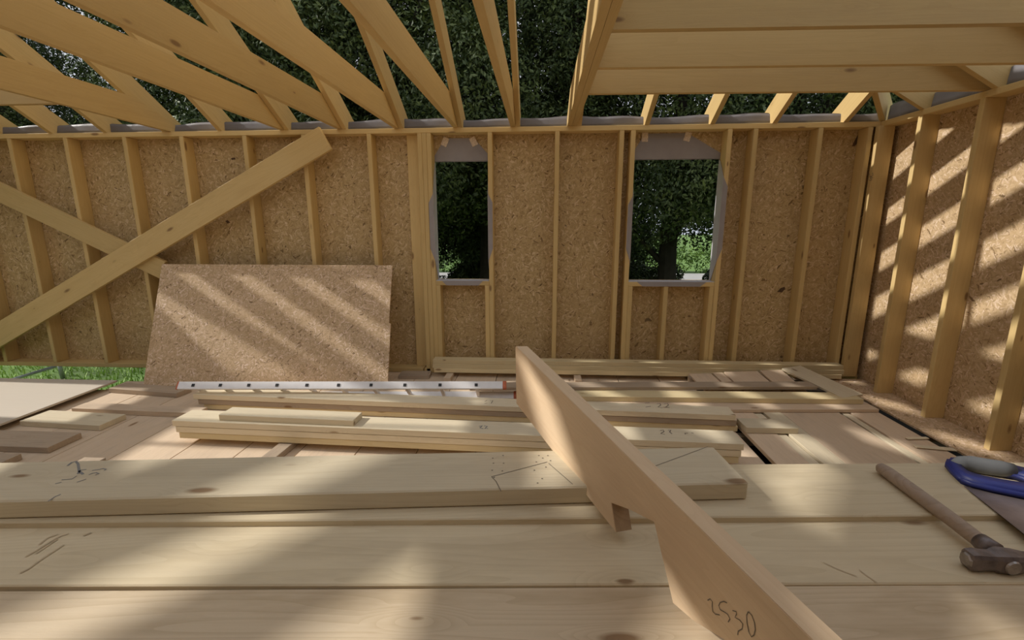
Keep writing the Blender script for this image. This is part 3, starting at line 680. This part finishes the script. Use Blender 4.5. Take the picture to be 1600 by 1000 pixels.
# ------------------------------------------------------------------ the notched beam
a_, b_, c_, d_, l_ = .619, -.422, .975, .106, -.077
u = Vector((b_, 1, d_)).normalized(); nn = Vector((1, -b_, 0)).normalized()
dn = Vector((0, 0, -1)) + nn*l_; dn = (dn-u*dn.dot(u)).normalized()
O = Vector((a_+b_, 1.0, c_+d_))
prof = [(.733, .004), (.725, .0), (-.66, .0), (-.66, .05), (-.352, .142), (-.285, .175), (-.232, .190), (-.137, .078), (-.06, .108), (.012, .143), (-.024, .197), (.10, .2), (.662, .2), (.668, .18)]
side = u.cross(dn)                 # points into the beam or out of it
thick = .045 if side.dot(nn) > 0 else -.045
bmw = basis(u, dn, O)
bm = prism_bm(prof, thick, .0012, 0)
beam = tag(link('notched_beam', bm, W_BEAM, None, bmw), 'thick notched rafter blank lying on edge across the bench, with pencilled 2530', 'beam')
W_END = wood('shaded_end_grain', (.36, .25, .15), (.24, .155, .09), stain=(.2, .13, .08), knots=.0, rough=.85)  # brown end grain, its colour deepened to include the shade in the notch
q0, q1 = Vector((.012, .143)), Vector((-.024, .197)); e = Vector((-.0012, -.0008))
bm = bmesh.new(); bm.faces.new([bm.verts.new(p) for p in ((q0.x+e.x, q0.y+e.y, thick*.02), (q1.x+e.x, q1.y+e.y, thick*.02), (q1.x+e.x, q1.y+e.y, thick*.98), (q0.x+e.x, q0.y+e.y, thick*.98))])
tag(link('sawn_notch', bm, W_END, beam, bmw.copy()), 'rough sawn end grain with shade painted in')
nrm = u.cross(dn).normalized(); nrm = nrm if nrm.dot(nn) < 0 else -nrm
fB = lambda a, b: on_plane(a, b, O, nrm)
strokes('pencil_number', px_lines([[(1224, 752), (1240, 742), (1254, 760), (1252, 790), (1256, 820), (1272, 838), (1300, 843)],
    [(1346, 768), (1325, 758), (1303, 765), (1293, 785), (1303, 810), (1330, 825), (1350, 840), (1364, 868), (1352, 888)],
    [(1380, 815), (1402, 822), (1405, 838), (1395, 858), (1425, 875), (1444, 900), (1440, 930), (1415, 945), (1412, 968)],
    [(1478, 822), (1500, 845), (1517, 890), (1522, 935), (1514, 968), (1498, 980), (1482, 950), (1470, 890), (1468, 845), (1478, 822)]], 800, 750, 4, fB), nrm, .0017, M_PENCIL, beam)

# ------------------------------------------------------------------ hammer
ham = tag(empty('hammer', (1.03, 1.1, .868)), 'old hammer with worn wooden handle lying on the bench', 'hammer')
hp = [(1.012, 1.335, .886), (1.012, 1.325, .886), (1.014, 1.30, .886), (1.014, 1.20, .885), (1.016, 1.08, .882), (1.017, 1.0, .878), (1.018, .965, .874), (1.018, .933, .872)]
hr = [.008, (.015, .015), (.0175, .0165), (.018, .0165), (.0175, .015), (.017, .0155), (.016, .017), (.015, .016)]
hd = link('handle', tube_bm(hp, hr, 16), W_HAFT, ham, Matrix.Identity(4), True)
# head along X, profile swept through varying sections (half width in Y, half height in Z)
sec = [(.940, .012, .014), (.943, .0165, .0185), (.958, .018, .020), (.972, .0165, .0185), (.990, .0165, .018), (.998, .020, .0205), (1.018, .0225, .022), (1.040, .020, .0205), (1.062, .016, .017), (1.10, .0145, .014), (1.125, .0155, .009), (1.142, .016, .003)]
bm = bmesh.new(); prev = None; oct_ = [(-1, -.6), (-.75, -1), (.75, -1), (1, -.6), (1, .6), (.75, 1), (-.75, 1), (-1, .6)]
for x, hy, hz in sec:
    ring = [bm.verts.new((x, .954 + p*hy, .873 + q_*hz)) for p, q_ in oct_]
    if prev:
        for k in range(8): bm.faces.new((prev[k], prev[(k+1) % 8], ring[(k+1) % 8], ring[k]))
    else: bm.faces.new(ring[::-1])
    prev = ring
bm.faces.new(prev); bmesh.ops.recalc_face_normals(bm, faces=bm.faces[:])
link('head', bm, M_STEEL, ham)
bm = bmesh.new(); bmesh.ops.create_cone(bm, cap_ends=True, segments=8, radius1=.0165, radius2=.013, depth=.004)
link('striking_face', bm, M_BRIGHT, ham, Matrix.Translation((.939, .954, .873)) @ Matrix.Rotation(math.radians(-90), 4, 'Y') @ Matrix.Rotation(math.radians(22.5), 4, 'Z'))
bm = tube_bm([(1.018, .978, .877), (1.017, 1.0, .879), (1.017, 1.012, .880)], [(.023, .021), (.0205, .0195), (.0185, .018)], 16)
link('socket', bm, M_STEEL, ham, None, True)
bm = tube_bm([(1.018, .9325, .8725), (1.018, .9285, .8725)], [(.0165, .0155), (.0145, .0135)], 18)
link('handle_end', bm, M_BRIGHT, ham, None, False)

# ------------------------------------------------------------------ hand saw
saw = tag(empty('hand_saw', (1.28, 1.25, .868)), 'hand saw with blue and grey plastic handle lying at the picture edge', 'saw')
outer = [(1.252, 1.392), (1.222, 1.362), (1.203, 1.317), (1.191, 1.276), (1.203, 1.250), (1.236, 1.227), (1.288, 1.200), (1.352, 1.182), (1.425, 1.180), (1.470, 1.215), (1.455, 1.275), (1.425, 1.335), (1.393, 1.366), (1.372, 1.345), (1.340, 1.352), (1.296, 1.384)]
inner = [(1.262, 1.346), (1.256, 1.340), (1.248, 1.325), (1.244, 1.308), (1.248, 1.298), (1.262, 1.286), (1.292, 1.270), (1.330, 1.256), (1.362, 1.250), (1.376, 1.258), (1.378, 1.272), (1.374, 1.290), (1.364, 1.304), (1.345, 1.316), (1.318, 1.328), (1.288, 1.342)]
def ring_bm(out, inn, z0, z1, idx=None, closed=True):
    bm = bmesh.new(); n = len(out); idx = idx or list(range(n))
    V = {}
    for i in idx:
        for nm, p in (('o', out[i]), ('i', inn[i])):
            for zn, z in (('0', z0), ('1', z1)): V[nm+zn, i] = bm.verts.new((p[0], p[1], z))
    rng = [(idx[k], idx[(k+1) % len(idx)]) for k in range(len(idx) if closed else len(idx)-1)]
    for a, b in rng:
        bm.faces.new((V['o1', a], V['o1', b], V['i1', b], V['i1', a])); bm.faces.new((V['o0', b], V['o0', a], V['i0', a], V['i0', b]))
        bm.faces.new((V['o0', a], V['o0', b], V['o1', b], V['o1', a])); bm.faces.new((V['i0', b], V['i0', a], V['i1', a], V['i1', b]))
    if not closed:
        for e, f in ((idx[0], 1), (idx[-1], -1)):
            q = (V['o0', e], V['o1', e], V['i1', e], V['i0', e]); bm.faces.new(q if f > 0 else q[::-1])
    bmesh.ops.recalc_face_normals(bm, faces=bm.faces[:])
    ed = [e for e in bm.edges if e.calc_face_angle(0) > .7]
    bmesh.ops.bevel(bm, geom=ed, offset=.007, segments=3, affect='EDGES')
    return bm
link('handle_frame', ring_bm(outer, inner, .870, .896), M_BLUE, saw, None, True)
link('grip', tube_bm([(1.240, 1.352, .888), (1.264, 1.360, .889), (1.290, 1.357, .890), (1.322, 1.340, .891), (1.352, 1.330, .891), (1.378, 1.322, .890)], [.014, .021, .0235, .0235, .023, .020], 16), M_GRIP, saw, None, True)
bp_ = [(1.192, 1.256), (1.186, 1.225)]
blade = [(1.194, 1.262), (1.155, 1.05), (1.083, .68), (1.120, .673), (1.27, 1.10), (1.345, 1.19), (1.30, 1.23)]
bl = link('blade', prism_bm(blade, .0012, 0, .8705), M_BLADE, saw)
bm = bmesh.new(); e0, e1 = Vector((1.190, 1.24, .871)), Vector((1.083, .68, .871)); dd = (e1-e0).normalized(); nx = Vector((dd.y, -dd.x, 0)); k = 0
while k*.006 < (e1-e0).length-.006:
    p = e0 + dd*k*.006; bm.faces.new([bm.verts.new(q) for q in (p, p+dd*.006, p+dd*.003+nx*.003)]); k += 1
bmesh.ops.solidify(bm, geom=bm.faces[:], thickness=.001); link('teeth', bm, M_BRIGHT, bl)

# ------------------------------------------------------------------ outdoors
# grass near the gap (uncountable)
bm = bmesh.new(); rg = random.Random(3)
for k in range(9000):
    x, y = rg.uniform(-9.5, -2.6), rg.uniform(4.95, 9.5); h = rg.uniform(.05, .15); a = rg.uniform(0, 6.28); w = rg.uniform(.006, .012)
    dx, dy = math.cos(a), math.sin(a); le = rg.uniform(.0, .08)
    p = Vector((x, y, -.552)); s = Vector((-dy*w, dx*w, 0)); t = Vector((dx*le, dy*le, h))
    bm.faces.new([bm.verts.new(q) for q in (p-s, p+s, p+s*.5+t*.6, p-s*.5+t*.6)]); 
tag(link('grass', bm, M_GRASS), 'fresh green grass seen through the gap under the wall', 'grass', None, 'stuff')
# galvanised barrier
br = tag(empty('barrier', on_y(96, 580, 5.9)), 'galvanised tube barrier standing in the grass outside', 'barrier')
p0 = on_y(85, 573, 5.9); p1 = on_y(31, 589.5, 5.6); q0 = on_y(90, 560, 5.9); q1 = on_y(99, 593, 5.9)
dq = (q1-q0).normalized(); q1 = q0 + dq*((q0.z+.55)/-dq.z)
link('post', tube_bm([q0, q1], .026, 12), M_GALV, br, None, True)
d = (p1-p0).normalized(); p1 = p0 + d*min(((p0.z+.55)/-d.z), 2.5)
link('rail', tube_bm([p0-d*.02, p1], .02, 12), M_GALV, br, None, True)
# road and hedge
g = box_bm(60, 3.0, .06, 0); tag(link('road', g, M_ROAD, None, Matrix.Translation((6, 18.2, -.53))), 'pale road behind the trees', None, None, 'structure')

def leaf_mesh(name, blobs, n, size, seed, m):
    rg = random.Random(seed); verts = []; faces = []
    tot = sum(b[3]*b[3] for b in blobs)
    for (bx_, by_, bz_, br_) in blobs:
        for k in range(int(n*br_*br_/tot)):
            v = Vector((rg.gauss(0, 1), rg.gauss(0, 1), rg.gauss(0, 1))).normalized()*br_*(rg.random()**.16)
            c = Vector((bx_, by_, bz_)) + v
            nrm = (v.normalized()*1.0 + Vector((rg.uniform(-1, 1), rg.uniform(-1, 1), rg.uniform(-.4, 1)))).normalized()
            a = nrm.orthogonal().normalized(); a = (a*math.cos(t_) + nrm.cross(a)*math.sin(t_)) if (t_ := rg.uniform(0, 6.28)) else a
            b = nrm.cross(a); s = size*rg.uniform(.6, 1.35)
            i = len(verts); verts += [c-a*s, c+b*s*.42-nrm*s*.08, c+a*s, c-b*s*.42-nrm*s*.08]; faces.append((i, i+1, i+2, i+3))
    me = bpy.data.meshes.new(name); me.from_pydata([tuple(v) for v in verts], [], faces); me.materials.append(m); return me
def tree_meshes(seed, zmin):
    rg = random.Random(seed); blobs = []
    for k in range(84):
        z = rg.uniform(zmin, 10.2) if k > 14 else rg.uniform(zmin, zmin+.9); r = 2.3*math.sin(math.pi*min(1, max(.2, (z-.3)/10.4)))**.5
        a = rg.uniform(0, 6.28); q = rg.uniform(.35, 1.0)*r
        blobs.append((math.cos(a)*q, math.sin(a)*q, z, rg.uniform(.42, .98)))
    fo = leaf_mesh('foliage', blobs, 110000, .040, seed, M_LEAF)
    bm = bmesh.new()
    tube_bm([(0, 0, 0), (.04, .02, 2), (-.05, 0, 4), (.02, .05, 7), (0, 0, 9.6)], [.2, .16, .13, .09, .03], 10, bm)
    for k in range(5):
        a = rg.uniform(0, 6.28); z = rg.uniform(1.2, 5)
        tube_bm([(0, 0, z), (math.cos(a)*.7, math.sin(a)*.7, z+.7), (math.cos(a)*1.5, math.sin(a)*1.5, z+1.8)], [.06, .045, .02], 6, bm)
    tr = bpy.data.meshes.new('trunk'); bm.to_mesh(tr); bm.free(); tr.materials.append(M_BARK)
    return fo, tr
TM = [tree_meshes(11, 2.5), tree_meshes(23, 2.7), tree_meshes(37, 2.4)]; TB = [tree_meshes(41, 1.1), tree_meshes(53, 1.3)]
rg = random.Random(5); k = 0
spots = []
for x in (-14.2, -11.9, -9.0, -6.9, -4.8, -2.9, -1.0, .75, 2.4, 4.4, 6.6, 9.0): spots.append((x+rg.uniform(-.3, .3), 9.6+rg.uniform(-.6, .6), rg.uniform(.95, 1.08)))
for x in (-18.2, -15.7, -11, -8, -5.4, -3.1, -.2, 2.1, 7.6, 10.2, 13): spots.append((x+rg.uniform(-.5, .5), 13.0+rg.uniform(-.6, .6), rg.uniform(1.0, 1.15)))
for x, y, s in spots:
    if -9.6 < x < -8.4 and y < 11: s = .36
    if -11.6 < x < -10.4 and y > 11: s = .42
    fo, tr = TM[k % 3] if y < 11.2 else TB[k % 2]; k += 1
    t = tag(empty('tree', (x, y, -.55)), 'dark green leafy tree in the dense belt behind the house', 'tree', 'trees behind the house')
    t.rotation_euler.z = rg.uniform(0, 6.28); t.scale = (s, s, s*rg.uniform(.95, 1.1))
    for nm, me in (('foliage', fo), ('trunk', tr)):
        o = bpy.data.objects.new(nm, me); COL.objects.link(o); o.parent = t
SM = [leaf_mesh('shrub', [(rs.uniform(-.5, .5), rs.uniform(-.4, .4), rs.uniform(.25, .95), rs.uniform(.3, .5)) for _ in range(9)], 9000, .04, sd, M_LEAF) for sd, rs in ((71, random.Random(71)), (83, random.Random(83)))]
for i, (x, y) in enumerate(((-3.4, 11.4), (-1.95, 11.6), (-1.25, 11.2), (-.4, 11.7), (1.1, 11.5), (2.0, 11.3), (2.75, 11.6), (4.75, 11.5), (5.6, 11.8), (-2.2, 14.5), (.4, 14.8), (2.9, 14.6))):
    o = bpy.data.objects.new('shrub', SM[i % 2]); COL.objects.link(o); o.location = (x, y, -.56); o.rotation_euler.z = i*1.3
    tag(o, 'low dark leafy shrub between the tree trunks behind the windows', 'shrub', 'undergrowth behind the house')
hb = [(x*.5, 0, .45+.5*(j % 2), .55) for j, x in enumerate(range(-40, 41))]
hm = leaf_mesh('hedge', hb, 26000, .07, 9, M_HEDGE)
ho = bpy.data.objects.new('hedge', hm); COL.objects.link(ho); ho.location = (5, 20.6, -.55); tag(ho, 'bright green hedge beyond the road seen through the wide window', 'hedge')

# ------------------------------------------------------------------ light
SUN_DIR = Vector((-1.0, .03, .712)).normalized()
sl_ = bpy.data.lights.new('sun', 'SUN'); sl_.energy = 5.0; sl_.angle = math.radians(1.1); sl_.color = (1, .95, .87)
so = bpy.data.objects.new('sun', sl_); COL.objects.link(so); so.rotation_euler = SUN_DIR.to_track_quat('Z', 'Y').to_euler(); so.location = (-8, 2, 9)
w = bpy.data.worlds.new('world'); S.world = w; w.use_nodes = True; nt = w.node_tree; nt.nodes.clear()
out = nt.nodes.new('ShaderNodeOutputWorld'); bg = nt.nodes.new('ShaderNodeBackground')
tc = N(nt, 'ShaderNodeTexCoord'); sep = N(nt, 'ShaderNodeSeparateXYZ'); nt.links.new(tc.outputs['Generated'], sep.inputs[0])
nt.links.new(ramp(nt, sep.outputs[2], [(0, (.80, .86, .95)), (.5, (.95, .97, 1.0)), (1, (.86, .92, 1.0))]), bg.inputs[0])
bg.inputs[1].default_value = 1.0
nt.links.new(bg.outputs[0], out.inputs[0])

S.view_settings.view_transform = 'Standard'; S.view_settings.look = 'None'
S.view_settings.gamma = 1; S.view_settings.exposure = -0.36; S.view_settings.use_curve_mapping = False
S.cycles.max_bounces = 8; S.cycles.diffuse_bounces = 5; S.cycles.use_denoising = True
